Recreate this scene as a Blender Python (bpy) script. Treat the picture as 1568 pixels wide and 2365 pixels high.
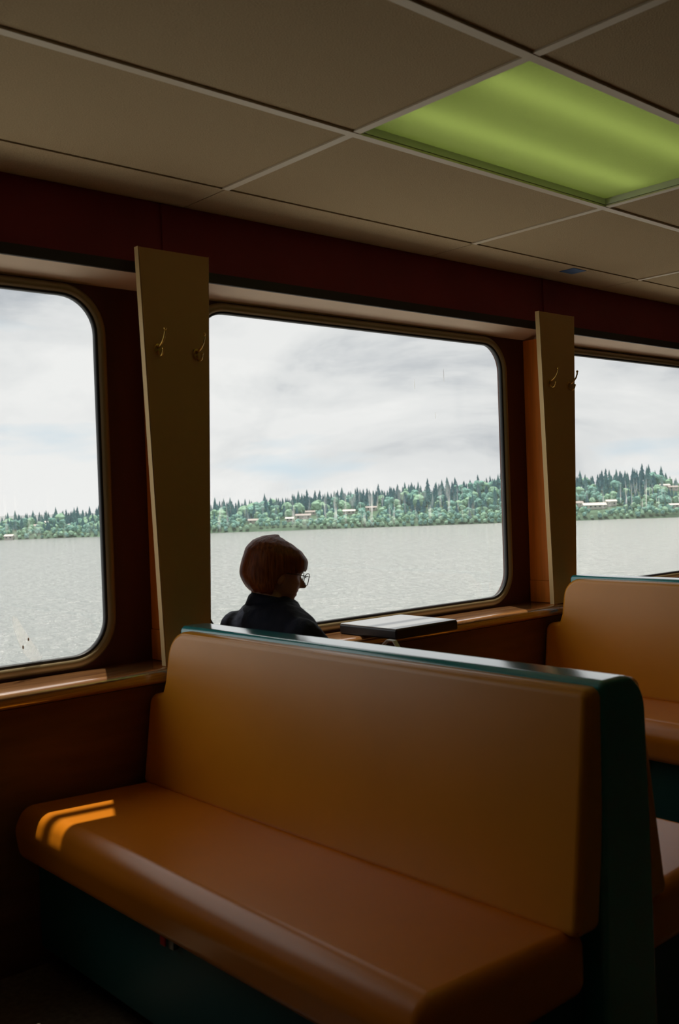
import bpy, bmesh, math, random
from mathutils import Vector, Matrix, noise as mnoise

for o in list(bpy.data.objects):
    bpy.data.objects.remove(o, do_unlink=True)
S = bpy.context.scene
COL = S.collection
PI = math.pi
random.seed(7)

# ------------------------------------------------------------------ camera
W_IMG, H_IMG, F_PX = 1568, 2365, 2310.0
YAW, PIT, ROLL = math.radians(48.291), math.radians(-0.796), math.radians(-1.944)
EYE = Vector((0, 0, 1.25))
FWD = Vector((math.cos(YAW) * math.cos(PIT), math.sin(YAW) * math.cos(PIT), math.sin(PIT)))
_r = FWD.cross(Vector((0, 0, 1))).normalized()
_u = _r.cross(FWD)
RGT = math.cos(ROLL) * _r + math.sin(ROLL) * _u
UPV = -math.sin(ROLL) * _r + math.cos(ROLL) * _u
cam_d = bpy.data.cameras.new('camera')
cam = bpy.data.objects.new('camera', cam_d)
COL.objects.link(cam)
cam.matrix_world = Matrix(((RGT.x, UPV.x, -FWD.x, EYE.x), (RGT.y, UPV.y, -FWD.y, EYE.y), (RGT.z, UPV.z, -FWD.z, EYE.z), (0, 0, 0, 1)))
cam_d.sensor_fit = 'VERTICAL'
cam_d.sensor_height = 36.0
cam_d.lens = 36.0 * F_PX / H_IMG
cam_d.clip_start = 0.05
cam_d.clip_end = 8000
cam_d.dof.use_dof = True
cam_d.dof.focus_distance = 5.0
cam_d.dof.aperture_fstop = 6.3
S.camera = cam

# ------------------------------------------------------------------ exposure
S.view_settings.view_transform = 'Standard'
S.view_settings.look = 'None'
S.view_settings.gamma = 1.0
S.view_settings.exposure = 0.0
S.view_settings.use_curve_mapping = False

# ------------------------------------------------------------------ sky: broken white cloud
wd = bpy.data.worlds.new('cloudy_sky')
S.world = wd
wd.use_nodes = True
wt = wd.node_tree
wt.nodes.clear()
def wn(t, **k):
    n = wt.nodes.new(t)
    for a, b in k.items():
        setattr(n, a, b)
    return n
tc = wn('ShaderNodeTexCoord')
mp = wn('ShaderNodeMapping')
mp.inputs['Scale'].default_value = (1.0, 1.0, 2.6)
mp.inputs['Location'].default_value = (0.55, 0.2, 0.3)
wt.links.new(tc.outputs['Generated'], mp.inputs['Vector'])
n1 = wn('ShaderNodeTexNoise')
n1.inputs['Scale'].default_value = 3.2
n1.inputs['Detail'].default_value = 9
n1.inputs['Roughness'].default_value = 0.56
n1.inputs['Distortion'].default_value = 0.5
wt.links.new(mp.outputs[0], n1.inputs['Vector'])
r1 = wn('ShaderNodeValToRGB')
e = r1.color_ramp.elements
e[0].position = 0.36; e[0].color = (0.50, 0.53, 0.565, 1)
e[1].position = 0.58; e[1].color = (0.88, 0.88, 0.87, 1)
m_ = e.new(0.46); m_.color = (0.75, 0.762, 0.765, 1)
wt.links.new(n1.outputs['Fac'], r1.inputs['Fac'])
n2 = wn('ShaderNodeTexNoise')
n2.inputs['Scale'].default_value = 3.3
n2.inputs['Detail'].default_value = 6
mp2 = wn('ShaderNodeMapping')
mp2.inputs['Scale'].default_value = (1, 1, 4.5)
mp2.inputs['Location'].default_value = (3.1, 1.7, 5.2)
wt.links.new(tc.outputs['Generated'], mp2.inputs['Vector'])
wt.links.new(mp2.outputs[0], n2.inputs['Vector'])
r2 = wn('ShaderNodeValToRGB')
r2.color_ramp.elements[0].position = 0.60
r2.color_ramp.elements[0].color = (0, 0, 0, 1)
r2.color_ramp.elements[1].position = 0.72
r2.color_ramp.elements[1].color = (0.8, 0.8, 0.8, 1)
wt.links.new(n2.outputs['Fac'], r2.inputs['Fac'])
mx = wn('ShaderNodeMixRGB')
wt.links.new(r2.outputs['Color'], mx.inputs['Fac'])
wt.links.new(r1.outputs['Color'], mx.inputs['Color1'])
mx.inputs['Color2'].default_value = (0.60, 0.74, 0.83, 1)
bg = wn('ShaderNodeBackground')
bg.inputs['Strength'].default_value = 1.0
wo = wn('ShaderNodeOutputWorld')
wt.links.new(mx.outputs[0], bg.inputs['Color'])
wt.links.new(bg.outputs[0], wo.inputs['Surface'])

# ------------------------------------------------------------------ sun, breaking through the cloud
sun_d = bpy.data.lights.new('sun', 'SUN')
sun_d.energy = 4.6
sun_d.angle = math.radians(0.6)
sun_d.color = (1.0, 0.93, 0.80)
sun = bpy.data.objects.new('sun', sun_d)
COL.objects.link(sun)
SUN_DIR = Vector((-0.46, -0.9, -2.7)).normalized()
sun.rotation_euler = SUN_DIR.to_track_quat('-Z', 'Y').to_euler()
sun.location = (3, 8, 14)

# ------------------------------------------------------------------ materials
def pmat(name, col, rough=0.5, spec=0.5, metal=0.0, bump=None, var=None, coat=0.0, trans=None):
    """principled material; bump=(scale, strength), var=(scale, amount[, stretch])"""
    m = bpy.data.materials.new(name)
    m.use_nodes = True
    t = m.node_tree
    b = t.nodes['Principled BSDF']
    b.inputs['Base Color'].default_value = (*col, 1)
    b.inputs['Roughness'].default_value = rough
    b.inputs['Specular IOR Level'].default_value = spec
    b.inputs['Metallic'].default_value = metal
    b.inputs['Coat Weight'].default_value = coat
    b.inputs['Coat Roughness'].default_value = 0.16
    if bump or var:
        tcn = t.nodes.new('ShaderNodeTexCoord')
    if var:
        nz = t.nodes.new('ShaderNodeTexNoise')
        nz.inputs['Scale'].default_value = var[0]
        nz.inputs['Detail'].default_value = 6
        if len(var) > 2:
            mpn = t.nodes.new('ShaderNodeMapping')
            mpn.inputs['Scale'].default_value = var[2]
            t.links.new(tcn.outputs['Object'], mpn.inputs['Vector'])
            t.links.new(mpn.outputs[0], nz.inputs['Vector'])
        else:
            t.links.new(tcn.outputs['Object'], nz.inputs['Vector'])
        rp = t.nodes.new('ShaderNodeValToRGB')
        a = var[1]
        rp.color_ramp.elements[0].position = 0.3
        rp.color_ramp.elements[1].position = 0.7
        rp.color_ramp.elements[0].color = (*[c * (1 - a) for c in col], 1)
        rp.color_ramp.elements[1].color = (*[min(1, c * (1 + a)) for c in col], 1)
        t.links.new(nz.outputs['Fac'], rp.inputs['Fac'])
        t.links.new(rp.outputs['Color'], b.inputs['Base Color'])
    if bump:
        nb = t.nodes.new('ShaderNodeTexNoise')
        nb.inputs['Scale'].default_value = bump[0]
        nb.inputs['Detail'].default_value = 4
        t.links.new(tcn.outputs['Object'], nb.inputs['Vector'])
        bp = t.nodes.new('ShaderNodeBump')
        bp.inputs['Strength'].default_value = bump[1]
        bp.inputs['Distance'].default_value = 0.004
        t.links.new(nb.outputs['Fac'], bp.inputs['Height'])
        t.links.new(bp.outputs[0], b.inputs['Normal'])
    return m

M = {}
M['vinyl'] = pmat('tan_vinyl', (0.84, 0.34, 0.020), 0.30, 0.7, coat=0.15, bump=(600, 0.10), var=(3.0, 0.06))
M['seat_vinyl'] = pmat('orange_tan_vinyl', (0.80, 0.245, 0.010), 0.26, 0.6, coat=0.15, bump=(600, 0.10), var=(3.0, 0.06))
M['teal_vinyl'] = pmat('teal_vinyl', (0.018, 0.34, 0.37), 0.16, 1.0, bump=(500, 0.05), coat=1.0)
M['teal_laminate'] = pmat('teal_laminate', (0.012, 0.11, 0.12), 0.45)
M['tile'] = pmat('ceiling_tile', (0.52, 0.41, 0.25), 0.95, 0.1, bump=(260, 0.55), var=(330, 0.16))
M['tbar'] = pmat('grid_bar', (0.78, 0.70, 0.54), 0.5, 0.3)
M['cove'] = pmat('cove_paint', (0.66, 0.50, 0.30), 0.55, 0.3, var=(8, 0.04))
M['plenum'] = pmat('plenum', (0.05, 0.045, 0.04), 0.9)
M['maroon'] = pmat('maroon_board', (0.26, 0.030, 0.042), 0.55, 0.3, var=(4, 0.10))
M['darktrim'] = pmat('dark_trim', (0.022, 0.016, 0.015), 0.5)
M['soffit'] = pmat('soffit_paint', (0.86, 0.69, 0.52), 0.55, 0.3, var=(6, 0.04))
M['pier'] = pmat('pier_brown', (0.090, 0.026, 0.018), 0.5, 0.3, var=(5, 0.15, (3, 3, 0.4)))
M['orange'] = pmat('orange_wood', (0.80, 0.24, 0.022), 0.45, 0.4, var=(7, 0.12, (8, 8, 0.5)))
M['panel'] = pmat('tan_panel', (0.58, 0.36, 0.13), 0.55, 0.3, var=(3, 0.04))
M['litedge'] = pmat('lit_panel_edge', (0.80, 0.58, 0.28), 0.5, 0.3)  # paler than the board: window light put into the edge colour
M['lowerwall'] = pmat('lower_wall_wood', (0.20, 0.085, 0.030), 0.5, 0.3, var=(5, 0.18, (0.6, 4, 4)))
M['backwall'] = pmat('cabin_wall', (0.32, 0.20, 0.08), 0.7)
M['floor'] = pmat('floor_vinyl', (0.20, 0.16, 0.11), 0.24, 0.5, var=(60, 0.22))
M['frame'] = pmat('window_frame', (0.30, 0.225, 0.11), 0.42, 0.5, metal=0.2)
M['gasket'] = pmat('gasket_rubber', (0.012, 0.012, 0.014), 0.5)
M['brass'] = pmat('brass', (0.62, 0.40, 0.10), 0.30, 0.5, metal=1.0)
M['deck'] = pmat('white_steel', (0.55, 0.55, 0.53), 0.5)
M['bouncewhite'] = pmat('bounce_white', (0.80, 0.79, 0.76), 0.6)  # for the added ledge that throws sunlight up into the cabin
M['bouncedark'] = pmat('bounce_limit_dark', (0.18, 0.19, 0.19), 0.8)  # inner part of the added ledge, dark to hold back the bounce
M['black'] = pmat('black_plastic', (0.012, 0.012, 0.014), 0.40)
M['boxtop'] = pmat('glossy_lid', (0.40, 0.41, 0.42), 0.16, 1.0)
M['white'] = pmat('white_paper', (0.80, 0.79, 0.76), 0.6)
M['red'] = pmat('red_tag', (0.75, 0.02, 0.012), 0.4)
M['bluetape'] = pmat('blue_tape', (0.012, 0.10, 0.30), 0.5)
M['steel'] = pmat('steel', (0.35, 0.35, 0.36), 0.35, metal=1.0)
M['skin'] = pmat('skin', (0.50, 0.25, 0.17), 0.5)
M['jacket'] = pmat('navy_jacket', (0.008, 0.012, 0.030), 0.75, 0.3, bump=(60, 0.5))
M['trousers'] = pmat('dark_trousers', (0.020, 0.022, 0.030), 0.8)
M['shoe'] = pmat('black_shoe', (0.012, 0.011, 0.010), 0.4)
M['specs'] = pmat('spectacle_frame', (0.10, 0.055, 0.025), 0.3)
M['housing'] = pmat('lamp_housing', (0.75, 0.75, 0.70), 0.6)

def glossy_wood():
    m = pmat('sill_wood', (0.27, 0.105, 0.030), 0.17, 1.0, coat=1.0)
    t = m.node_tree
    b = t.nodes['Principled BSDF']
    c = t.nodes.new('ShaderNodeTexCoord')
    mpn = t.nodes.new('ShaderNodeMapping')
    mpn.inputs['Scale'].default_value = (1.2, 26, 26)
    n = t.nodes.new('ShaderNodeTexNoise')
    n.inputs['Scale'].default_value = 2.2
    n.inputs['Detail'].default_value = 8
    n.inputs['Distortion'].default_value = 1.2
    r = t.nodes.new('ShaderNodeValToRGB')
    r.color_ramp.elements[0].position = 0.32
    r.color_ramp.elements[0].color = (0.24, 0.085, 0.024, 1)
    r.color_ramp.elements[1].position = 0.68
    r.color_ramp.elements[1].color = (0.58, 0.27, 0.090, 1)
    t.links.new(c.outputs['Object'], mpn.inputs['Vector'])
    t.links.new(mpn.outputs[0], n.inputs['Vector'])
    t.links.new(n.outputs['Fac'], r.inputs['Fac'])
    t.links.new(r.outputs['Color'], b.inputs['Base Color'])
    b.inputs['IOR'].default_value = 2.2
    return m
M['sill'] = glossy_wood()

def hair_mat():
    m = pmat('auburn_hair', (0.15, 0.045, 0.014), 0.42, 0.5)
    t = m.node_tree
    b = t.nodes['Principled BSDF']
    c = t.nodes.new('ShaderNodeTexCoord')
    mpn = t.nodes.new('ShaderNodeMapping')
    mpn.inputs['Scale'].default_value = (160, 160, 14)
    n = t.nodes.new('ShaderNodeTexNoise')
    n.inputs['Scale'].default_value = 1.0
    n.inputs['Detail'].default_value = 5
    r = t.nodes.new('ShaderNodeValToRGB')
    r.color_ramp.elements[0].position = 0.3
    r.color_ramp.elements[0].color = (0.05, 0.014, 0.005, 1)
    r.color_ramp.elements[1].position = 0.75
    r.color_ramp.elements[1].color = (0.50, 0.15, 0.03, 1)
    bp = t.nodes.new('ShaderNodeBump')
    bp.inputs['Strength'].default_value = 0.7
    bp.inputs['Distance'].default_value = 0.004
    t.links.new(c.outputs['Object'], mpn.inputs['Vector'])
    t.links.new(mpn.outputs[0], n.inputs['Vector'])
    t.links.new(n.outputs['Fac'], r.inputs['Fac'])
    t.links.new(r.outputs['Color'], b.inputs['Base Color'])
    t.links.new(n.outputs['Fac'], bp.inputs['Height'])
    t.links.new(bp.outputs[0], b.inputs['Normal'])
    tlh = t.nodes.new('ShaderNodeBsdfTranslucent')
    tlh.inputs['Color'].default_value = (0.85, 0.30, 0.05, 1)
    mh = t.nodes.new('ShaderNodeMixShader')
    mh.inputs[0].default_value = 0.30
    t.links.new(b.outputs[0], mh.inputs[1])
    t.links.new(tlh.outputs[0], mh.inputs[2])
    t.links.new(mh.outputs[0], t.nodes['Material Output'].inputs['Surface'])
    return m
M['hair'] = hair_mat()

def glass_mat():
    """clear pane with dried salt streaks running down it"""
    m = bpy.data.materials.new('salt_streaked_glass')
    m.use_nodes = True
    t = m.node_tree
    t.nodes.clear()
    N = t.nodes.new
    out = N('ShaderNodeOutputMaterial')
    tr = N('ShaderNodeBsdfTransparent')
    tr.inputs['Color'].default_value = (0.97, 0.98, 0.98, 1)
    gl = N('ShaderNodeBsdfGlossy')
    gl.inputs['Roughness'].default_value = 0.02
    fr = N('ShaderNodeLayerWeight')
    fr.inputs['Blend'].default_value = 0.5
    pw = N('ShaderNodeMath'); pw.operation = 'POWER'; pw.inputs[1].default_value = 4.0
    mu = N('ShaderNodeMath'); mu.operation = 'MULTIPLY_ADD'; mu.inputs[1].default_value = 0.6; mu.inputs[2].default_value = 0.02
    mg = N('ShaderNodeMixShader')
    t.links.new(fr.outputs['Facing'], pw.inputs[0])
    t.links.new(pw.outputs[0], mu.inputs[0])
    t.links.new(mu.outputs[0], mg.inputs[0])
    t.links.new(tr.outputs[0], mg.inputs[1])
    t.links.new(gl.outputs[0], mg.inputs[2])
    tl = N('ShaderNodeBsdfTranslucent')
    tl.inputs['Color'].default_value = (1, 1, 1, 1)
    # streak mask: narrow across, long down the pane, in patches
    c = N('ShaderNodeTexCoord')
    mpn = N('ShaderNodeMapping')
    mpn.inputs['Scale'].default_value = (26, 1, 5)
    nz = N('ShaderNodeTexNoise'); nz.inputs['Scale'].default_value = 1.5; nz.inputs['Detail'].default_value = 3
    rp = N('ShaderNodeValToRGB')
    rp.color_ramp.elements[0].position = 0.52
    rp.color_ramp.elements[0].color = (0, 0, 0, 1)
    rp.color_ramp.elements[1].position = 0.78
    rp.color_ramp.elements[1].color = (0.85, 0.85, 0.85, 1)
    mp3 = N('ShaderNodeMapping')
    mp3.inputs['Scale'].default_value = (2.2, 1, 1.5)
    nz2 = N('ShaderNodeTexNoise'); nz2.inputs['Scale'].default_value = 1.5
    rp2 = N('ShaderNodeValToRGB')
    rp2.color_ramp.elements[0].position = 0.38
    rp2.color_ramp.elements[0].color = (0, 0, 0, 1)
    rp2.color_ramp.elements[1].position = 0.62
    t.links.new(c.outputs['Object'], mpn.inputs['Vector'])
    t.links.new(mpn.outputs[0], nz.inputs['Vector'])
    t.links.new(nz.outputs['Fac'], rp.inputs['Fac'])
    t.links.new(c.outputs['Object'], mp3.inputs['Vector'])
    t.links.new(mp3.outputs[0], nz2.inputs['Vector'])
    t.links.new(nz2.outputs['Fac'], rp2.inputs['Fac'])
    # spray belt at mid height of the pane
    sp = N('ShaderNodeSeparateXYZ')
    t.links.new(c.outputs['Object'], sp.inputs[0])
    mr = N('ShaderNodeMapRange')
    mr.inputs['From Min'].default_value = -0.205
    mr.inputs['From Max'].default_value = -0.150
    mr2 = N('ShaderNodeMapRange')
    mr2.inputs['From Min'].default_value = -0.03
    mr2.inputs['From Max'].default_value = -0.15
    t.links.new(sp.outputs['Z'], mr.inputs['Value'])
    t.links.new(sp.outputs['Z'], mr2.inputs['Value'])
    a1 = N('ShaderNodeMath'); a1.operation = 'MULTIPLY'
    a2 = N('ShaderNodeMath'); a2.operation = 'MULTIPLY'
    a3 = N('ShaderNodeMath'); a3.operation = 'MULTIPLY'
    t.links.new(mr.outputs[0], a1.inputs[0]); t.links.new(mr2.outputs[0], a1.inputs[1])
    t.links.new(rp.outputs['Color'], a2.inputs[0]); t.links.new(rp2.outputs['Color'], a2.inputs[1])
    t.links.new(a1.outputs[0], a3.inputs[0]); t.links.new(a2.outputs[0], a3.inputs[1])
    ad = N('ShaderNodeMath'); ad.operation = 'ADD'; ad.inputs[1].default_value = 0.05
    t.links.new(a3.outputs[0], ad.inputs[0])
    ms = N('ShaderNodeMixShader')
    t.links.new(ad.outputs[0], ms.inputs[0])
    t.links.new(mg.outputs[0], ms.inputs[1])
    t.links.new(tl.outputs[0], ms.inputs[2])
    t.links.new(ms.outputs[0], out.inputs['Surface'])
    return m
M['glass'] = glass_mat()

def smear_mat():
    m = bpy.data.materials.new('chalky_smear')
    m.use_nodes = True
    t = m.node_tree
    t.nodes.clear()
    out = t.nodes.new('ShaderNodeOutputMaterial')
    tr = t.nodes.new('ShaderNodeBsdfTransparent')
    tl = t.nodes.new('ShaderNodeBsdfTranslucent')
    tl.inputs['Color'].default_value = (0.66, 0.66, 0.64, 1)
    c = t.nodes.new('ShaderNodeTexCoord')
    n = t.nodes.new('ShaderNodeTexNoise')
    n.inputs['Scale'].default_value = 40
    r = t.nodes.new('ShaderNodeMapRange')
    r.inputs['From Min'].default_value = 0.3
    r.inputs['From Max'].default_value = 0.7
    r.inputs['To Min'].default_value = 0.15
    r.inputs['To Max'].default_value = 0.55
    mi = t.nodes.new('ShaderNodeMixShader')
    t.links.new(c.outputs['Object'], n.inputs['Vector'])
    t.links.new(n.outputs['Fac'], r.inputs['Value'])
    t.links.new(r.outputs[0], mi.inputs[0])
    t.links.new(tr.outputs[0], mi.inputs[1])
    t.links.new(tl.outputs[0], mi.inputs[2])
    t.links.new(mi.outputs[0], out.inputs['Surface'])
    return m
M['smear'] = smear_mat()
M['rust'] = pmat('rust_stain', (0.30, 0.20, 0.12), 0.8)

def lens_mat():
    m = bpy.data.materials.new('green_prismatic_lens')
    m.use_nodes = True
    t = m.node_tree
    t.nodes.clear()
    out = t.nodes.new('ShaderNodeOutputMaterial')
    tl = t.nodes.new('ShaderNodeBsdfTranslucent')
    tl.inputs['Color'].default_value = (0.70, 0.75, 0.42, 1)
    df = t.nodes.new('ShaderNodeBsdfDiffuse')
    df.inputs['Color'].default_value = (0.45, 0.50, 0.30, 1)
    mi = t.nodes.new('ShaderNodeMixShader')
    mi.inputs[0].default_value = 0.3
    c = t.nodes.new('ShaderNodeTexCoord')
    v = t.nodes.new('ShaderNodeTexVoronoi')
    v.inputs['Scale'].default_value = 150
    bp = t.nodes.new('ShaderNodeBump')
    bp.inputs['Strength'].default_value = 0.25
    bp.inputs['Distance'].default_value = 0.003
    t.links.new(c.outputs['Object'], v.inputs['Vector'])
    t.links.new(v.outputs['Distance'], bp.inputs['Height'])
    t.links.new(bp.outputs[0], tl.inputs['Normal'])
    t.links.new(bp.outputs[0], df.inputs['Normal'])
    t.links.new(tl.outputs[0], mi.inputs[1])
    t.links.new(df.outputs[0], mi.inputs[2])
    t.links.new(mi.outputs[0], out.inputs['Surface'])
    return m
M['lens'] = lens_mat()

def emit_mat(name, col, s):
    m = bpy.data.materials.new(name)
    m.use_nodes = True
    t = m.node_tree
    t.nodes.clear()
    out = t.nodes.new('ShaderNodeOutputMaterial')
    em = t.nodes.new('ShaderNodeEmission')
    em.inputs['Color'].default_value = (*col, 1)
    em.inputs['Strength'].default_value = s
    t.links.new(em.outputs[0], out.inputs['Surface'])
    return m
M['tube'] = emit_mat('fluorescent_tube', (0.90, 1.0, 0.68), 2.5)

def water_mat():
    m = pmat('choppy_water', (0.19, 0.215, 0.205), 0.22, 0.5)
    t = m.node_tree
    b = t.nodes['Principled BSDF']
    b.inputs['IOR'].default_value = 2.3
    c = t.nodes.new('ShaderNodeTexCoord')
    mpn = t.nodes.new('ShaderNodeMapping')
    mpn.inputs['Scale'].default_value = (1.0, 0.45, 1)
    mpn.inputs['Rotation'].default_value = (0, 0, math.radians(48))
    n = t.nodes.new('ShaderNodeTexNoise')
    n.inputs['Scale'].default_value = 0.5
    n.inputs['Detail'].default_value = 5
    n.inputs['Roughness'].default_value = 0.6
    n2 = t.nodes.new('ShaderNodeTexNoise')
    n2.inputs['Scale'].default_value = 0.11
    n2.inputs['Detail'].default_value = 4
    ad = t.nodes.new('ShaderNodeMath'); ad.operation = 'ADD'
    bp = t.nodes.new('ShaderNodeBump')
    bp.inputs['Strength'].default_value = 1.0
    bp.inputs['Distance'].default_value = 2.2
    t.links.new(c.outputs['Object'], mpn.inputs['Vector'])
    t.links.new(mpn.outputs[0], n.inputs['Vector'])
    t.links.new(mpn.outputs[0], n2.inputs['Vector'])
    t.links.new(n.outputs['Fac'], ad.inputs[0])
    t.links.new(n2.outputs['Fac'], ad.inputs[1])
    t.links.new(ad.outputs[0], bp.inputs['Height'])
    t.links.new(bp.outputs[0], b.inputs['Normal'])
    return m
M['water'] = water_mat()
M['conifer'] = pmat('hazy_conifer_green', (0.100, 0.230, 0.265), 0.9, 0.1, var=(0.5, 0.35))  # tree colours carry distance haze: bluer and paler than the foliage
M['conifer2'] = pmat('hazy_conifer_light', (0.140, 0.295, 0.305), 0.9, 0.1, var=(0.5, 0.35))
M['leafy'] = pmat('hazy_leafy_green', (0.195, 0.375, 0.325), 0.9, 0.1, var=(0.7, 0.35))
M['leafy2'] = pmat('hazy_leafy_pale', (0.29, 0.47, 0.335), 0.9, 0.1, var=(0.7, 0.35))
M['bark'] = pmat('bark', (0.10, 0.08, 0.06), 0.9)
M['land'] = pmat('grassy_bank', (0.085, 0.145, 0.095), 0.95, 0.1, var=(0.05, 0.5))
M['rock'] = pmat('shore_rock', (0.30, 0.28, 0.25), 0.95)
M['housewall'] = pmat('house_wall', (0.55, 0.52, 0.47), 0.8)
M['houseroof'] = pmat('house_roof', (0.42, 0.37, 0.35), 0.8)
M['houseroof2'] = pmat('house_roof_pale', (0.70, 0.66, 0.62), 0.8)
M['housepane'] = pmat('house_pane', (0.06, 0.08, 0.10), 0.2)

# ------------------------------------------------------------------ helpers
def link(name, me, mat, parent=None, smooth=False):
    o = bpy.data.objects.new(name, me)
    COL.objects.link(o)
    if mat is not None and not me.materials:
        for mm in (mat if isinstance(mat, (list, tuple)) else [mat]):
            me.materials.append(mm)
    if smooth:
        for p in me.polygons:
            p.use_smooth = True
    if parent is not None:
        o.parent = parent
    return o

def wloc(o):
    v = Vector((0, 0, 0))
    while o is not None:
        v += o.location
        o = o.parent
    return v

def geo(name, verts, faces, mat, parent=None, smooth=False, origin=None, wn=False):
    """mesh from world coordinates, stored relative to its origin (or its parent's)"""
    base = wloc(parent) if parent is not None else Vector((0, 0, 0))
    org = Vector(origin) if origin is not None else base.copy()
    me = bpy.data.meshes.new(name)
    me.from_pydata([tuple(Vector(v) - org) for v in verts], [], faces)
    bm = bmesh.new(); bm.from_mesh(me)
    bmesh.ops.recalc_face_normals(bm, faces=bm.faces)
    bm.to_mesh(me); bm.free()
    me.update()
    o = link(name, me, mat, parent, smooth)
    o.location = org - base
    if wn:
        md = o.modifiers.new('wn', 'WEIGHTED_NORMAL')
        md.keep_sharp = True
    return o

def tag(o, label, cat=None, group=None, kind=None):
    o['label'] = label
    if cat: o['category'] = cat
    if group: o['group'] = group
    if kind: o['kind'] = kind
    return o

def empty(name, loc):
    o = bpy.data.objects.new(name, None)
    COL.objects.link(o)
    o.location = loc
    o.empty_display_size = 0.1
    return o

def copy_tree(o, parent=None):
    c = o.copy()
    COL.objects.link(c)
    c.parent = parent
    for ch in list(o.children):
        copy_tree(ch, c)
    return c

def boxg(x0, x1, y0, y1, z0, z1):
    v = [(x, y, z) for x in (x0, x1) for y in (y0, y1) for z in (z0, z1)]
    f = [(0, 1, 3, 2), (4, 6, 7, 5), (0, 4, 5, 1), (2, 3, 7, 6), (0, 2, 6, 4), (1, 5, 7, 3)]
    return v, f

def merge(*gs):
    V, Fc = [], []
    for v, f in gs:
        n = len(V)
        V += list(v)
        Fc += [tuple(i + n for i in q) for q in f]
    return V, Fc

def bbox(name, x0, x1, y0, y1, z0, z1, mat, parent=None, bev=0.0, seg=3, origin=None):
    v, f = boxg(x0, x1, y0, y1, z0, z1)
    o = geo(name, v, f, mat, parent, smooth=bev > 0, origin=origin)
    if bev > 0:
        bm = bmesh.new(); bm.from_mesh(o.data)
        bmesh.ops.bevel(bm, geom=bm.edges[:], offset=bev, segments=seg, profile=0.5, affect='EDGES')
        for p in bm.faces: p.smooth = True
        bm.to_mesh(o.data); bm.free()
        o.modifiers.new('wn', 'WEIGHTED_NORMAL')
    return o

def inset(poly, d):
    n = len(poly)
    area = sum(poly[i][0] * poly[(i + 1) % n][1] - poly[(i + 1) % n][0] * poly[i][1] for i in range(n))
    sg = 1 if area > 0 else -1
    out = []
    for i in range(n):
        a, b, c = Vector(poly[i - 1]), Vector(poly[i]), Vector(poly[(i + 1) % n])
        e1 = (b - a).normalized(); e2 = (c - b).normalized()
        n1_ = Vector((-e1.y, e1.x)) * sg; n2_ = Vector((-e2.y, e2.x)) * sg
        k = n1_ + n2_
        l2 = k.length_squared
        k = k * (2 / l2) if l2 > 0.3 else k
        out.append(tuple(b + k * d))
    return out

def rounded(poly, rad, n=5):
    """round the corners of a polygon; rad: one radius or a list"""
    out = []
    m = len(poly)
    for i in range(m):
        r = rad[i] if isinstance(rad, (list, tuple)) else rad
        a, b, c = Vector(poly[i - 1]), Vector(poly[i]), Vector(poly[(i + 1) % m])
        if r <= 0:
            out.append(tuple(b)); continue
        d1 = (a - b).normalized(); d2 = (c - b).normalized()
        ang = d1.angle(d2)
        t_ = min(r / math.tan(ang / 2), 0.49 * (a - b).length, 0.49 * (c - b).length)
        r2_ = t_ * math.tan(ang / 2)
        cen = b + (d1 + d2).normalized() * (r2_ / math.sin(ang / 2))
        p0 = b + d1 * t_; p1 = b + d2 * t_
        a0 = math.atan2(p0.y - cen.y, p0.x - cen.x); a1 = math.atan2(p1.y - cen.y, p1.x - cen.x)
        da = (a1 - a0 + PI) % (2 * PI) - PI
        for k in range(n + 1):
            th = a0 + da * k / n
            out.append((cen.x + r2_ * math.cos(th), cen.y + r2_ * math.sin(th)))
    return out

def loftp(poly, a, b, r, to3, n=4):
    """prism of a 2-D outline from a to b with edges of both ends rounded by r; to3(u, v, w) -> xyz"""
    secs = []
    if r > 0:
        for k in range(n + 1):
            th = PI / 2 * k / n
            secs.append((a + r * (1 - math.sin(th)), r * (1 - math.cos(th))))
        S1 = list(secs)
        secs = [(w, r * (1 - math.sin(PI / 2 * k / n))) for k, w in enumerate([a + r * (1 - math.cos(PI / 2 * k / n)) for k in range(n + 1)])]
        secs += [(b - (w - a), d) for w, d in reversed(secs)]
    else:
        secs = [(a, 0), (b, 0)]
    V, Fc = [], []
    m = len(poly)
    for w, d in secs:
        for u, v in (inset(poly, d) if d > 0 else poly):
            V.append(to3(u, v, w))
    for s in range(len(secs) - 1):
        for i in range(m):
            j = (i + 1) % m
            Fc.append((s * m + i, s * m + j, (s + 1) * m + j, (s + 1) * m + i))
    Fc.append(tuple(range(m)))
    Fc.append(tuple((len(secs) - 1) * m + i for i in range(m)))
    return V, Fc

def tube(path, rad, n=10, cap=True):
    V, Fc = [], []
    P = [Vector(p) for p in path]
    prev = None
    for i, p in enumerate(P):
        t_ = (P[min(i + 1, len(P) - 1)] - P[max(i - 1, 0)]).normalized()
        if prev is None:
            a = Vector((0, 0, 1)) if abs(t_.z) < 0.9 else Vector((1, 0, 0))
            x = t_.cross(a).normalized()
        else:
            x = (prev - t_ * prev.dot(t_)).normalized()
        prev = x
        y = t_.cross(x)
        r = rad[i] if isinstance(rad, (list, tuple)) else rad
        for k in range(n):
            th = 2 * PI * k / n
            V.append(p + (x * math.cos(th) + y * math.sin(th)) * r)
    for i in range(len(P) - 1):
        for k in range(n):
            l = (k + 1) % n
            Fc.append((i * n + k, i * n + l, (i + 1) * n + l, (i + 1) * n + k))
    if cap:
        Fc.append(tuple(range(n)))
        Fc.append(tuple((len(P) - 1) * n + k for k in range(n)))
    return V, Fc

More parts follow.
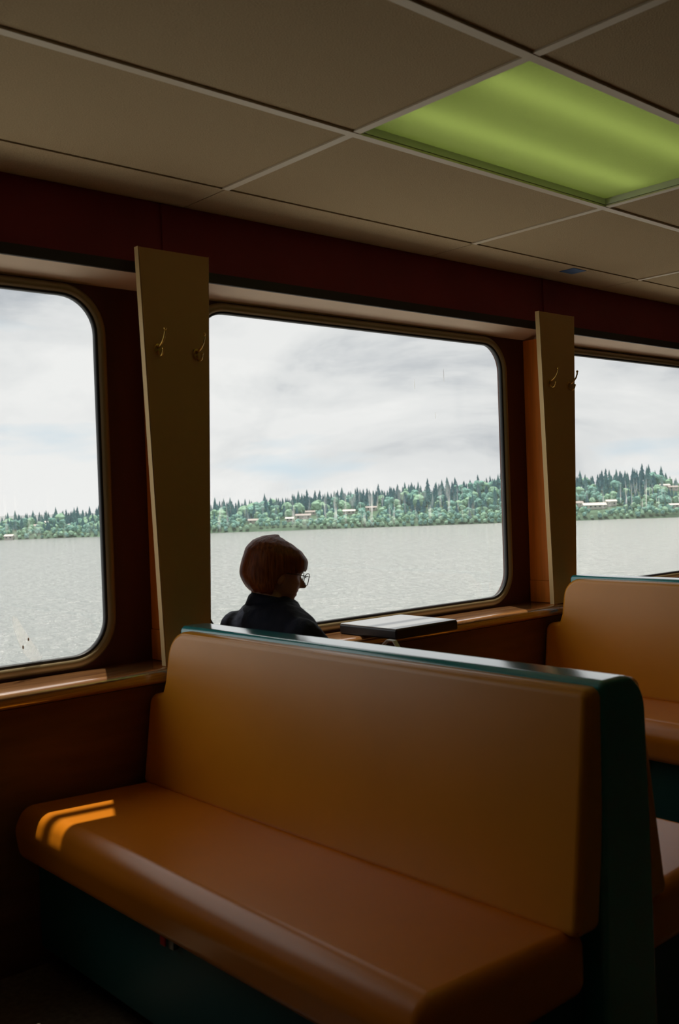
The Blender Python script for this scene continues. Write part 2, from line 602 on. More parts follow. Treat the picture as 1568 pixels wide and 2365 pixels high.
def ball(c, r, n=10, m=7, sc=(1, 1, 1)):
    V = [Vector(c) + Vector((0, 0, r * sc[2]))]
    for i in range(1, m):
        ph = PI * i / m
        for k in range(n):
            th = 2 * PI * k / n
            V.append(Vector(c) + Vector((r * sc[0] * math.sin(ph) * math.cos(th), r * sc[1] * math.sin(ph) * math.sin(th), r * sc[2] * math.cos(ph))))
    V.append(Vector(c) - Vector((0, 0, r * sc[2])))
    Fc = []
    for k in range(n):
        Fc.append((0, 1 + k, 1 + (k + 1) % n))
        Fc.append((len(V) - 1, 1 + (m - 2) * n + (k + 1) % n, 1 + (m - 2) * n + k))
    for i in range(m - 2):
        for k in range(n):
            l = (k + 1) % n
            Fc.append((1 + i * n + k, 1 + (i + 1) * n + k, 1 + (i + 1) * n + l, 1 + i * n + l))
    return V, Fc

def capsule(p0, p1, r0, r1, n=14):
    P0, P1 = Vector(p0), Vector(p1)
    d = (P1 - P0).normalized()
    path, rad = [], []
    for k in range(5):
        th = PI / 2 * k / 4
        path.append(P0 - d * r0 * math.cos(th)); rad.append(max(r0 * math.sin(th), 0.0005))
    for k in range(5):
        th = PI / 2 * k / 4
        path.append(P1 + d * r1 * math.sin(th)); rad.append(max(r1 * math.cos(th), 0.0005))
    return tube(path, rad, n)

# ================================================================== SETTING
XA, XB = -1.75, 6.79           # cabin extents along the window wall
YB = -3.46                     # far side of the cabin
YW = 2.75                      # inner face of the window wall
YP = 2.58                      # front of the pier panels
PITCH = 1.925
PC = [-0.258, 1.667, 3.592, 5.517]
GZ0, GZ1 = 0.80, 1.885
SILL_Z, SOF_Z = 0.763, 1.92
HC = 2.176
TX, TY = 1.1243, 0.5621      # ceiling grid

f = bbox('floor', XA - 0.1, XB + 0.1, YB - 0.1, YW + 0.1, -0.08, 0.0, M['floor'])
tag(f, 'glossy speckled vinyl cabin floor under the benches', 'floor', kind='structure')

# window wall with rounded openings
def rrect(x0, x1, z0, z1, r, n=10):
    pts = []
    for cx, cz, a0 in ((x1 - r, z1 - r, 0), (x0 + r, z1 - r, PI / 2), (x0 + r, z0 + r, PI), (x1 - r, z0 + r, 1.5 * PI)):
        for k in range(n + 1):
            th = a0 + PI / 2 * k / n
            pts.append((cx + r * math.cos(th), cz + r * math.sin(th)))
    return pts
def cell_outer(inner, x0, x1, z0, z1, n=10):
    out = []
    for c in range(4):
        cx, cz = ((x1, z1), (x0, z1), (x0, z0), (x1, z0))[c]
        for k in range(n + 1):
            ix, iz = inner[c * (n + 1) + k]
            if k == n // 2: out.append((cx, cz))
            elif (k < n // 2) == (c in (0, 2)): out.append((cx, iz if k < n // 2 and c in (0, 2) else iz))
            else: out.append((ix, cz))
    return out
def wall_cell(x0, x1, g0, g1):
    inn = rrect(g0, g1, GZ0, GZ1, 0.115)
    n = 10
    out = []
    z0, z1 = 0.60, 1.962
    for c in range(4):
        cx, cz = ((x1, z1), (x0, z1), (x0, z0), (x1, z0))[c]
        for k in range(n + 1):
            ix, iz = inn[c * (n + 1) + k]
            if k == n // 2: out.append((cx, cz))
            elif c in (0, 2): out.append((cx, iz) if k < n // 2 else (ix, cz))
            else: out.append((ix, cz) if k < n // 2 else (cx, iz))
    m = len(inn)
    V = [(x, YW, z) for x, z in out] + [(x, YW, z) for x, z in inn] + [(x, YW + 0.022, z) for x, z in inn] + [(x, YW + 0.022, z) for x, z in out]
    Fc = []
    for a, b in ((0, 1), (1, 2), (2, 3)):
        for i in range(m):
            j = (i + 1) % m
            Fc.append((a * m + i, a * m + j, b * m + j, b * m + i))
    return V, Fc
cells = []
GL = []
for i in range(3):
    g0, g1 = PC[i] + 0.18, PC[i + 1] - 0.18
    GL.append((g0, g1))
    cells.append(wall_cell(PC[i], PC[i + 1], g0, g1))
cells.append(boxg(XA, XB, 2.80, 2.83, 1.962, 2.45))
cells.append(boxg(XA, XB, YW, 2.83, 1.962, 1.970))
cells.append(boxg(XA, PC[0], YW, YW + 0.08, 0.6, 1.962))
cells.append(boxg(PC[3], XB, YW, YW + 0.08, 0.6, 1.962))
w = geo('wall_window', *merge(*cells), M['pier'])
tag(w, 'dark red-brown window wall of the cabin', 'wall', kind='structure')
v_, f_ = boxg(XA, XB, 2.60, YW + 0.08, 0, 0.712)
w = geo('wall_lower', v_, f_, M['lowerwall'])
tag(w, 'brown wood-grain wall panel below the window sill', 'wall', kind='structure')
for nm, a in (('wall_left', (XA - 0.1, XA, YB, YW + 0.08, 0, 2.45)), ('wall_right', (XB, XB + 0.1, YB, YW + 0.08, 0, 2.45))):
    w = geo(nm, *boxg(*a), M['backwall'])
    tag(w, {'wall_left': 'plain cabin wall behind the photographer, near end', 'wall_right': 'plain cabin wall at the far end of the benches'}[nm], 'wall', kind='structure')

w = geo('wall_back', *boxg(XA, XB, YB - 0.1, YB, 0, 2.45), M['backwall'])
tag(w, 'plain cabin wall across the aisle', 'wall', kind='structure')

# windows: frame, rubber gasket, streaked pane
def ring(x0, x1, z0, z1, r, wid, ya, yb):
    A = rrect(x0, x1, z0, z1, r)
    B = rrect(x0 - wid, x1 + wid, z0 - wid, z1 + wid, r + wid)
    m = len(A)
    c = 0.3 * wid
    A2 = rrect(x0 - c, x1 + c, z0 - c, z1 + c, r + c)
    B2 = rrect(x0 - wid + c, x1 + wid - c, z0 - wid + c, z1 + wid - c, r + wid - c)
    L = [(A, yb), (A, ya + c), (A2, ya), (B2, ya), (B, ya + c), (B, yb)]
    V = [(x, y, z) for P, y in L for x, z in P]
    Fc = []
    for s in range(len(L)):
        t_ = (s + 1) % len(L)
        for i in range(m):
            j = (i + 1) % m
            Fc.append((s * m + i, s * m + j, t_ * m + j, t_ * m + i))
    return V, Fc
WLAB = ['left window with rounded corner, chalky smear near its sill', 'middle window, behind the seated person, streaked with salt', 'right window, cut by the picture edge beside the far coat hooks']
for i, (g0, g1) in enumerate(GL):
    e_ = empty('window_%d' % (i + 1), ((g0 + g1) / 2, YW, (GZ0 + GZ1) / 2))
    tag(e_, WLAB[i], 'window', kind='structure')
    geo('window_frame', *ring(g0, g1, GZ0, GZ1, 0.115, 0.030, YW - 0.014, YW + 0.012), M['frame'], e_, smooth=True, wn=True)
    geo('gasket', *ring(g0 + 0.007, g1 - 0.007, GZ0 + 0.007, GZ1 - 0.007, 0.108, 0.012, YW - 0.006, YW + 0.010), M['gasket'], e_, smooth=True, wn=True)
    P = rrect(g0, g1, GZ0, GZ1, 0.115)
    geo('pane', [(x, YW + 0.004, z) for x, z in P], [tuple(range(len(P)))], M['glass'], e_)
    if i == 0:
        pts = rounded([(1.190, 0.948), (1.204, 0.940), (1.225, 0.900), (1.250, 0.860), (1.280, 0.810), (1.246, 0.806), (1.221, 0.835), (1.203, 0.875), (1.192, 0.915)], 0.008, 3)
        geo('chalky_smear', *loftp([(x, z) for x, z in pts], YW + 0.0005, YW + 0.0025, 0.0, lambda u, v, w_: (u, w_, v)), M['smear'], e_)
        for (x, z, l) in ((1.218, 0.853, 0.006), (1.235, 0.874, 0.005)):
            geo('rust_speck', *ball((x, YW - 0.001, z), 1, 6, 5, (0.0025, 0.001, l)), M['rust'], e_)
    if i == 1:
        for (x, z, l) in ((2.873, 1.69, 0.022), (3.045, 1.735, 0.028), (2.987, 1.57, 0.014)):
            geo('drip_stain', *ball((x, YW + 0.001, z), 1, 6, 6, (0.0022, 0.001, l)), M['smear'], e_)

# sill
sp_ = rounded([(YW + 0.005, SILL_Z), (2.562, SILL_Z), (2.562, 0.722), (2.60, 0.714), (YW + 0.005, 0.714)], [0, 0.022, 0.016, 0, 0], 6)
t1 = geo('trim_1', *loftp(sp_, XA, XB, 0, lambda u, v, w_: (w_, u, v)), M['sill'], smooth=True, wn=True, origin=(1.6, 2.66, 0.74))
tag(t1, 'glossy wood-grain window sill with a rounded front edge', 'window sill', kind='structure')
# soffit over the windows
so = [(2.656, 1.954), (2.70, 1.936), (YW + 0.002, 1.918), (YW + 0.002, 1.960), (2.656, 1.962)]
t2 = geo('trim_2', *loftp(so, XA, XB, 0, lambda u, v, w_: (w_, u, v)), M['soffit'])
tag(t2, 'pale painted soffit above the windows', 'trim', kind='structure')
# sloping maroon header board and its dark lip
hb = [(2.660, 1.963), (2.660, 2.20), (2.700, 2.20), (2.700, 1.963)]
t3 = geo('trim_3', *loftp(hb, XA, XB, 0, lambda u, v, w_: (w_, u, v)), M['maroon'])
tag(t3, 'sloping dark maroon header board between ceiling and windows', 'trim', kind='structure')
lp = [(2.648, 1.951), (2.648, 1.983), (2.6595, 1.986), (2.6595, 1.951)]
t4 = geo('trim_4', *loftp(lp, XA, XB, 0, lambda u, v, w_: (w_, u, v)), M['darktrim'])
tag(t4, 'thin dark lip along the bottom of the maroon header', 'trim', kind='structure')
for k, pc in enumerate(PC[1:3]):
    x0, x1 = pc + 0.006, pc + 0.036
    pr = [(2.653, 1.988), (2.653, 2.174), (2.6595, 2.174), (2.6595, 1.988)]
    b_ = geo('trim_%d' % (5 + k), *loftp(pr, x0, x1, 0, lambda u, v, w_: (w_, u, v)), M['maroon'])
    tag(b_, ['maroon joint strip on the header above the nearer tan panel', 'maroon joint strip on the header above the farther tan panel'][k], 'trim', kind='structure')

# ceiling: slab, hung grid, tiles, cove
CX = [0.634 + TX * k for k in range(-2, 6)]
CY = [2.433 - TY * k for k in range(0, 11)]
cl = geo('ceiling', *boxg(XA - 0.1, XB + 0.1, YB - 0.1, YW + 0.08, 2.45, 2.50), M['plenum'], origin=(2.5, 0, 2.45))
tag(cl, 'suspended ceiling of speckled tan acoustic tiles in a metal grid', 'ceiling', kind='structure')
tv, tf = boxg(-TX / 2 + 0.003, TX / 2 - 0.003, -TY / 2 + 0.0025, TY / 2 - 0.0025, 0, 0.015)
tile_me = None
LX, LY = 1, None
lamp_cell = None
for i in range(len(CX) - 1):
    for j in range(len(CY) - 1):
        cx, cy = (CX[i] + CX[i + 1]) / 2, (CY[j] + CY[j + 1]) / 2
        if abs(cx - 2.3205) < 0.05 and abs(cy - 1.590) < 0.05:
            lamp_cell = (CX[i], CX[i + 1], CY[j + 1], CY[j])
            continue
        if tile_me is None:
            o = geo('ceiling_tile', tv, tf, M['tile'], None)
            tile_me = o.data
            o.parent = cl
        else:
            o = link('ceiling_tile', tile_me, None, cl)
        o.location = Vector((cx, cy, HC + 0.005)) - cl.location
for y in CY[1:]:
    geo('grid_bar', *merge(boxg(XA, XB, y - 0.012, y + 0.012, HC - 0.001, HC + 0.005), boxg(XA, XB, y - 0.001, y + 0.001, HC, HC + 0.03)), M['tbar'], cl)
for x in CX:
    for j in range(len(CY) - 1):
        ya, yb = CY[j + 1] + 0.012, CY[j] - 0.012
        if j == 0: yb = CY[0]
        geo('grid_bar', *boxg(x - 0.012, x + 0.012, ya, yb, HC + 0.0005, HC + 0.005), M['tbar'], cl)
# narrow cut tiles of the last row, against the maroon header
xs = [XA] + CX[1:-1] + [XB]
for a, b in zip(xs[:-1], xs[1:]):
    geo('cut_tile', *boxg(a + 0.002, b - 0.002, CY[0] + 0.0025, 2.6585, HC + 0.002, HC + 0.018), M['tile'], cl)
tp = geo('tape_square', *boxg(3.545, 3.635, 2.455, 2.528, HC + 0.0002, HC + 0.0018), M['bluetape'], origin=(3.59, 2.49, HC))
tag(tp, 'small blue tape square stuck on the ceiling near the farther panel', 'tape')

# unseen overhang slab and bar, added outside to shape the seat's sun patch
ud = geo('shade_overhang', *boxg(XA - 2, XB + 4, YB - 0.5, 3.282, 3.43, 3.55), M['deck'], origin=(2.5, 0, 3.43))
tag(ud, 'unseen overhang slab added outside, its edge trimming the sun patch', 'deck', kind='structure')
geo('shadow_bar', *tube([(XA - 2, 3.294, 3.10), (XB + 4, 3.294, 3.10)], 0.022, 10), M['deck'], ud)  # added bar, its shadow splits the sun patch in two
for x in (-3, 0.2, 3.4, 6.6, 9.8):
    geo('bar_bracket', *boxg(x - 0.02, x + 0.02, 3.262, 3.280, 3.09, 3.43), M['deck'], ud)
dl = geo('bounce_ledge', *boxg(XA - 2, XB + 4, YW + 0.085, 3.30, 0.20, 0.30), M['bouncedark'], origin=(2.5, 3.3, 0.1))  # unseen added ledge, dark here so the ceiling edge stays dim
geo('bounce_strip', *boxg(XA - 2, XB + 4, 3.301, 4.10, 0.20, 0.31), M['bouncewhite'], dl)  # white strip added to bounce sunlight onto soffit and ceiling
tag(dl, 'unseen ledge added below the windows, white strip bouncing sunlight up, dark inner strip', 'deck', kind='structure')
sw = geo('wall_upper', *boxg(XA - 0.1, XB + 0.1, YW, YW + 0.08, 2.45, 3.43), M['deck'])
tag(sw, 'white steel side plating above the windows outside', 'wall', kind='structure')

# fluorescent panel
lx0, lx1, ly0, ly1 = lamp_cell
lm = empty('ceiling_light', ((lx0 + lx1) / 2, (ly0 + ly1) / 2, HC))
tag(lm, 'green glowing fluorescent ceiling light panel among the tan tiles', 'light')
a, b, c, d = lx0 + 0.013, lx1 - 0.013, ly0 + 0.013, ly1 - 0.013
geo('housing', *merge(boxg(a, b, c, d, HC + 0.135, HC + 0.145), boxg(a - 0.004, a, c, d, HC + 0.007, HC + 0.145), boxg(b, b + 0.004, c, d, HC + 0.007, HC + 0.145), boxg(a, b, c - 0.004, c, HC + 0.007, HC + 0.145), boxg(a, b, d, d + 0.004, HC + 0.007, HC + 0.145)), M['housing'], lm)
geo('lens', *boxg(a + 0.001, b - 0.001, c + 0.001, d - 0.001, HC + 0.026, HC + 0.029), M['lens'], lm)
for q in (0.27, 0.73):
    y = c + (d - c) * q
    geo('tube', *tube([(a + 0.03, y, HC + 0.080), (b - 0.03, y, HC + 0.080)], 0.016, 12), M['tube'], lm, smooth=True)

# pier posts and tapered panels with coat hooks
def hook(parent, x, z):
    y = YP
    plate = loftp([(x + 0.011 * math.cos(2 * PI * k / 16), z + 0.017 * math.sin(2 * PI * k / 16)) for k in range(16)], y - 0.005, y, 0.002, lambda u, v, w_: (u, w_, v))
    h = geo('coat_hook', *merge(plate, ball((x, y - 0.006, z + 0.008), 0.004, 8, 5), ball((x, y - 0.006, z - 0.010), 0.003, 8, 5)), M['brass'], parent, smooth=True)
    up = [(x, y - 0.003, z + 0.004), (x, y - 0.016, z + 0.008), (x, y - 0.030, z + 0.016), (x, y - 0.042, z + 0.029), (x, y - 0.048, z + 0.044), (x, y - 0.049, z + 0.055)]
    lo = [(x, y - 0.003, z - 0.006), (x, y - 0.009, z - 0.017), (x, y - 0.019, z - 0.023), (x, y - 0.029, z - 0.019), (x, y - 0.034, z - 0.009), (x, y - 0.035, z - 0.002)]
    geo('upper_prong', *merge(tube(up, [0.0042, 0.004, 0.0036, 0.0034, 0.0032, 0.003], 8), ball(up[-1], 0.0052, 8, 6)), M['brass'], h, smooth=True)
    geo('lower_prong', *merge(tube(lo, [0.0042, 0.004, 0.0036, 0.0034, 0.003, 0.003], 8), ball(lo[-1], 0.0046, 8, 6)), M['brass'], h, smooth=True)
def panel(pc, label):
    e_ = empty('pier_panel', (pc, YP + 0.012, SILL_Z))
    tag(e_, label, 'wall panel', 'tapered tan panels between the windows')
    zt, zb = 2.012, SILL_Z + 0.002
    t, b = 0.124, 0.080
    poly = [(pc - b, zb), (pc + b, zb), (pc + t, zt), (pc - t, zt)]
    pb = geo('panel_board', *loftp(inset(poly, 0.0015), YP, YP + 0.024, 0.0015, lambda u, v, w_: (u, w_, v), 2), M['panel'], e_)
    for s in (-1, 1):
        V = [(pc + s * x, y, z) for (x, z) in ((b, zb), (t, zt)) for y in (YP + 0.0015, YP + 0.0225)] + [(pc + s * (x + 0.0015), y, z) for (x, z) in ((b, zb), (t, zt)) for y in (YP + 0.0015, YP + 0.0225)]
        geo('lit_edge', V, [(0, 1, 3, 2), (4, 6, 7, 5), (0, 4, 5, 1), (2, 3, 7, 6), (0, 2, 6, 4), (1, 5, 7, 3)], M['litedge'], pb)
    bbox('post', pc - 0.024, pc + 0.030, YP + 0.025, YW - 0.001, 0.86, 1.915, M['orange'], e_)
    bbox('post_foot', pc - 0.028, pc + 0.034, YP + 0.025, YW - 0.001, SILL_Z + 0.0005, 0.859, M['orange'], e_, 0.002, 1)
    hook(e_, pc - 0.073, 1.712)
    hook(e_, pc + 0.064, 1.706)
    return e_
panel(PC[1], 'nearer tapered tan wall panel with brass coat hooks, left of the person')
panel(PC[2], 'farther tapered tan wall panel with brass coat hooks, right of the middle window')

# ================================================================== BENCHES
def make_bench():
    e_ = empty('double_bench', (1.645, 1.84, 0))
    XM = 1.645
    def cushion(name, mirror):
        sg = -1 if mirror else 1
        poly = rounded([(1.07, 0.432), (1.07, 0.882), (2.505, 0.882), (2.512, 0.735), (2.522, 0.700), (2.588, 0.690), (2.588, 0.432)], [0.02, 0.02, 0.075, 0, 0.01, 0.03, 0.02], 6)
        def to3(u, v, w_):
            sh = 0.127 if not mirror else 0.175
            x = (1.495 if not mirror else 1.482) + (v - 0.432) * sh + w_
            return (x if not mirror else 2 * XM - x, u, v)
        return geo(name, *loftp(poly, 0.0, 0.075, 0.018, to3, 5), M['vinyl'], e_, smooth=True, wn=True)
    fb = cushion('backrest', False)
    # piping along the front face of the near backrest
    pts = rounded([(1.078, 0.44), (1.078, 0.876), (2.496, 0.876), (2.503, 0.735)], [0, 0.018, 0.07, 0], 6)
    geo('piping', *tube([(1.497 + (z - 0.432) * 0.127 + 0.006, y, z) for y, z in pts], 0.0035, 6), M['vinyl'], fb, smooth=True)
    cushion('backrest', True)
    core = rounded([(1.565, 0.0), (1.585, 0.893), (1.732, 0.893), (1.742, 0.6), (1.75, 0.0)], [0, 0.018, 0.075, 0, 0], 8)
    core = [(x, z) for x, z in core]
    geo('back_core', *loftp(core, 1.064, 2.50, 0.012, lambda u, v, w_: (u, w_, v), 4), M['teal_vinyl'], e_, smooth=True, wn=True)
    def seat(mirror):
        prof = rounded([(1.550, 0.312), (1.108, 0.312), (1.094, 0.400), (1.122, 0.456), (1.550, 0.438)], [0.035, 0.036, 0.06, 0.06, 0.035], 8)
        to3 = (lambda u, v, w_: (u, w_, v)) if not mirror else (lambda u, v, w_: (2 * XM - u, w_, v))
        return geo('seat_cushion', *loftp(prof, 1.085, 2.590, 0.030, to3, 5), M['seat_vinyl'], e_, smooth=True, wn=True)
    seat(False)
    seat(True)
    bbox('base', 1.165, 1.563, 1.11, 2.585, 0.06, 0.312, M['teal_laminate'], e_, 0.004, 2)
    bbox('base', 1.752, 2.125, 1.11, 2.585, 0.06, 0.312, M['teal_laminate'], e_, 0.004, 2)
    bbox('kick_plinth', 1.21, 1.563, 1.14, 2.58, 0.0, 0.06, M['darktrim'], e_)
    bbox('kick_plinth', 1.752, 2.08, 1.14, 2.58, 0.0, 0.06, M['darktrim'], e_)
    tg = bbox('pull_tag', 1.153, 1.158, 1.925, 1.945, 0.268, 0.302, M['red'], e_, 0.002, 2)
    bbox('latch', 1.150, 1.165, 1.885, 1.905, 0.272, 0.305, M['steel'], e_, 0.003, 2)
    return e_
b1 = make_bench()
tag(b1, 'near tan vinyl double bench with teal top, empty seat facing the camera', 'bench', 'double benches in rows')
b2 = copy_tree(b1)
b2.location.x += PITCH
tag(b2, 'far tan vinyl double bench beyond the person, cut off at the right', 'bench', 'double benches in rows')

# ================================================================== THINGS BY THE WOMAN
cs = empty('flat_case', (2.535, 2.54, SILL_Z))
tag(cs, 'flat black case with glossy grey lid lying on the window sill', 'case')
bbox('case_body', 2.378, 2.692, 2.402, 2.690, SILL_Z + 0.0008, 0.797, M['black'], cs, 0.006, 3)
bbox('lid', 2.381, 2.689, 2.405, 2.687, 0.7965, 0.8005, M['boxtop'], cs, 0.0015, 2)

bg_ = empty('tote_bag', (2.0, 2.03, 0.455))
tag(bg_, 'white bag on the far-side seat, only its looped handle showing over the bench', 'bag')
bv = []
bf = []
nseg = 20
for k, (z, sx, sy) in enumerate([(0.457, 0.060, 0.105), (0.50, 0.066, 0.115), (0.60, 0.062, 0.120), (0.70, 0.045, 0.122), (0.745, 0.030, 0.122)]):
    for q in range(nseg):
        th = 2 * PI * q / nseg
        cx_ = math.copysign(abs(math.cos(th)) ** 0.6, math.cos(th)); sy_ = math.copysign(abs(math.sin(th)) ** 0.6, math.sin(th))
        bv.append((2.0 + sx * cx_, 2.03 + sy * sy_ + 0.004 * math.sin(5 * th + k), z))
for k in range(4):
    for q in range(nseg):
        bf.append((k * nseg + q, k * nseg + (q + 1) % nseg, (k + 1) * nseg + (q + 1) % nseg, (k + 1) * nseg + q))
bf.append(tuple(range(nseg)))
geo('bag_body', bv, bf, M['white'], bg_, smooth=True)
hv = []
hp = [(1.985, 2.075, 0.74), (1.985, 2.074, 0.79), (1.99, 2.066, 0.822), (1.995, 2.048, 0.840), (2.0, 2.028, 0.838), (2.0, 2.013, 0.820)]
def strap(path, wid, th, across):
    A = Vector(across).normalized()
    V, Fc = [], []
    P = [Vector(p) for p in path]
    for i, p in enumerate(P):
        t_ = (P[min(i + 1, len(P) - 1)] - P[max(i - 1, 0)]).normalized()
        nn = t_.cross(A).normalized()
        for s, q in ((-1, -1), (1, -1), (1, 1), (-1, 1)):
            V.append(p + A * (s * wid / 2) + nn * (q * th / 2))
    for i in range(len(P) - 1):
        for k in range(4):
            l = (k + 1) % 4
            Fc.append((i * 4 + k, i * 4 + l, (i + 1) * 4 + l, (i + 1) * 4 + k))
    Fc += [(0, 1, 2, 3), tuple((len(P) - 1) * 4 + k for k in range(4))]
    return V, Fc
hp2 = hp + [(2.0, 2.0, 0.795), (2.0, 1.985, 0.765), (2.0, 1.982, 0.74)]
geo('bag_handle', *strap(hp2, 0.016, 0.003, (1, 0.0, 0)), M['white'], bg_, smooth=False)

# ================================================================== WOMAN
PR = Vector((1.892, 2.432, 0.0))
BH = math.radians(-10)      # torso heading
def bl(fw, lf, z, hd=BH):
    return Vector((PR.x + fw * math.cos(hd) - lf * math.sin(hd), PR.y + fw * math.sin(hd) + lf * math.cos(hd), z))

def smoothstep(a, b, x):
    t_ = max(0, min(1, (x - a) / (b - a)))
    return t_ * t_ * (3 - 2 * t_)
def interp(tab, z):
    if z <= tab[0][0]: return tab[0][1:]
    for a, b in zip(tab[:-1], tab[1:]):
        if z <= b[0]:
            t_ = (z - a[0]) / (b[0] - a[0])
            t_ = t_ * t_ * (3 - 2 * t_) * 0.5 + t_ * 0.5
            return tuple(a[i] + (b[i] - a[i]) * t_ for i in range(1, len(a)))
    return tab[-1][1:]
HEAD = [(-0.004, 0.058, 0.030, 0.012), (0.0, 0.068, 0.012, 0.022), (0.008, 0.077, -0.012, 0.036), (0.020, 0.079, -0.045, 0.048), (0.034, 0.075, -0.058, 0.055), (0.044, 0.0815, -0.064, 0.058),
        (0.051, 0.078, -0.068, 0.060), (0.058, 0.083, -0.072, 0.062), (0.067, 0.0805, -0.078, 0.064), (0.085, 0.080, -0.084, 0.067), (0.104, 0.081, -0.090, 0.070), (0.120, 0.0865, -0.094, 0.0725), (0.150, 0.079, -0.097, 0.074), (0.175, 0.060, -0.085, 0.066), (0.192, 0.034, -0.060, 0.047), (0.202, 0.004, -0.030, 0.020), (0.2045, -0.012, -0.014, 0.002)]
HEAD_YAW, HEAD_PITCH = math.radians(-24), math.radians(15)
HC0 = bl(0.008, 0.057, 0.929)       # chin-level origin of the head
HM = Matrix.Translation(HC0) @ Matrix.Rotation(HEAD_YAW, 4, 'Z') @ Matrix.Rotation(HEAD_PITCH, 4, 'Y') @ Matrix.Scale(0.97, 4)
def head_pt(z, a):
    fr, bk, wd_ = interp(HEAD, z)
    cx, hx = (fr + bk) / 2, (fr - bk) / 2
    ca, sa = math.cos(a), math.sin(a)
    ex = 0.88
    x = cx + hx * math.copysign(abs(ca) ** ex, ca)
    y = wd_ * math.copysign(abs(sa) ** ex, sa)
    if ca > 0:
        # nose
        nz = 0.0
        if 0.064 < z < 0.112:
            nz = 0.031 * (smoothstep(0.064, 0.073, z) * (1 - smoothstep(0.076, 0.112, z)))
        x += nz * math.exp(-(y / (0.010 + 0.004 * (1 - smoothstep(0.07, 0.09, z)))) ** 2)
        # eye sockets, lips
        for s in (-1, 1):
            x -= 0.009 * math.exp(-((y - s * 0.031) / 0.016) ** 2 - ((z - 0.103) / 0.011) ** 2)
            x += 0.004 * math.exp(-((y - s * 0.036) / 0.016) ** 2 - ((z - 0.080) / 0.012) ** 2)
    return Vector((x, y, z))
def head_mesh():
    V, Fc = [], []
    R_, C_ = 60, 64
    for i in range(R_):
        z = -0.004 + (0.2085) * i / (R_ - 1)
        for k in range(C_):
            # denser at the front
            u = k / C_ * 2 * PI
            a = u - 0.45 * math.sin(u)
            V.append(HM @ head_pt(z, a))
    for i in range(R_ - 1):
        for k in range(C_):
            l = (k + 1) % C_
            Fc.append((i * C_ + k, i * C_ + l, (i + 1) * C_ + l, (i + 1) * C_ + k))
    Fc.append(tuple(range(C_)))
    Fc.append(tuple((R_ - 1) * C_ + k for k in range(C_)))
    return V, Fc
def lofts(secs, n=24):
    """closed loft of ellipses: (centre, forward radius, side radius, heading)"""
    V, Fc = [], []
    for c, rf, rs, hd in secs:
        fx = Vector((math.cos(hd), math.sin(hd), 0)); sx = Vector((-math.sin(hd), math.cos(hd), 0))
        for k in range(n):
            th = 2 * PI * k / n
            V.append(Vector(c) + fx * (rf * math.cos(th)) + sx * (rs * math.sin(th)))
    for i in range(len(secs) - 1):
        for k in range(n):
            l = (k + 1) % n
            Fc.append((i * n + k, i * n + l, (i + 1) * n + l, (i + 1) * n + k))
    Fc.append(tuple(range(n)))
    Fc.append(tuple((len(secs) - 1) * n + k for k in range(n)))
    return V, Fc

wm = empty('person', (PR.x, PR.y, 0.0))
tag(wm, 'seated person with auburn bob, glasses and navy jacket, looking down', 'person')

def arm(side):
    if side > 0: return bl(-0.005, 0.150, 0.862), bl(0.130, 0.075, 0.650), bl(0.290, 0.030, 0.640)
    return bl(-0.005, -0.172, 0.842), bl(0.090, -0.235, 0.655), bl(0.285, -0.130, 0.640)
def hand(side):
    """palm and five bent fingers, resting on the thigh"""
    wr = arm(side)[2]
    fwd = (bl(1, 0, 0) - bl(0, 0, 0)); lf = (bl(0, 1, 0) - bl(0, 0, 0)) * (-side)
    up = Vector((0, 0, 1))
    gs = []
    kn = []
    for q in range(4):
        kn.append(wr + fwd * (0.085 - 0.006 * abs(q - 1)) + lf * (-0.030 + 0.020 * q) - up * 0.006)
    for k in kn:
        gs.append(capsule(wr + (k - wr) * 0.1, k, 0.014, 0.011, 10))
    for q, ln in enumerate((0.034, 0.040, 0.037, 0.028)):
        q = 3 - q
        a = kn[q]
        b = a + fwd * ln - up * 0.012
        c = b + fwd * ln * 0.5 - up * ln * 0.45
        gs.append(capsule(a, b, 0.0092, 0.0082, 10))
        gs.append(capsule(b, c, 0.0082, 0.0070, 10))
    t0 = wr + fwd * 0.025 + lf * 0.026
    t1 = t0 + fwd * 0.032 + lf * 0.026 - up * 0.006
    gs.append(capsule(wr + fwd * 0.01 + lf * 0.01, t0, 0.014, 0.012, 10))
    gs.append(capsule(t0, t1, 0.0115, 0.0095, 10))
    gs.append(capsule(t1, t1 + fwd * 0.026 + lf * 0.004 - up * 0.004, 0.0095, 0.008, 10))
    return wr, gs

body = [head_mesh()]
nk = HM @ Vector((-0.022, 0, 0.055))
body.append(capsule(bl(-0.005, 0.02, 0.86), nk, 0.060, 0.050, 20))
body.append(lofts([(bl(0.04, -0.08, 0.52), 0.10, 0.14, BH), (bl(0.005, -0.04, 0.70), 0.085, 0.12, BH), (bl(0, 0, 0.84), 0.08, 0.14, BH), (bl(0, 0, 0.90), 0.05, 0.07, BH)]))
for s in (-1, 1):
    # ears
    body.append(ball(HM @ Vector((-0.005, s * 0.074, 0.092)), 1, 10, 8, (0.016, 0.008, 0.028)))
    wr, gs = hand(s)
    sh, el = arm(s)[:2]
    body += [capsule(sh, el, 0.040, 0.034), capsule(el, wr, 0.034, 0.022)] + gs
    hip, kne, ank = bl(0.06, -0.08 + s * 0.080, 0.545), bl(0.46, -0.06 + s * 0.085, 0.505), bl(0.48, -0.06 + s * 0.085, 0.10)
    body += [capsule(hip, kne, 0.070, 0.050), capsule(kne, ank, 0.048, 0.032), capsule(ank - Vector((0, 0, 0.02)), bl(0.60, -0.06 + s * 0.085, 0.045), 0.034, 0.028)]
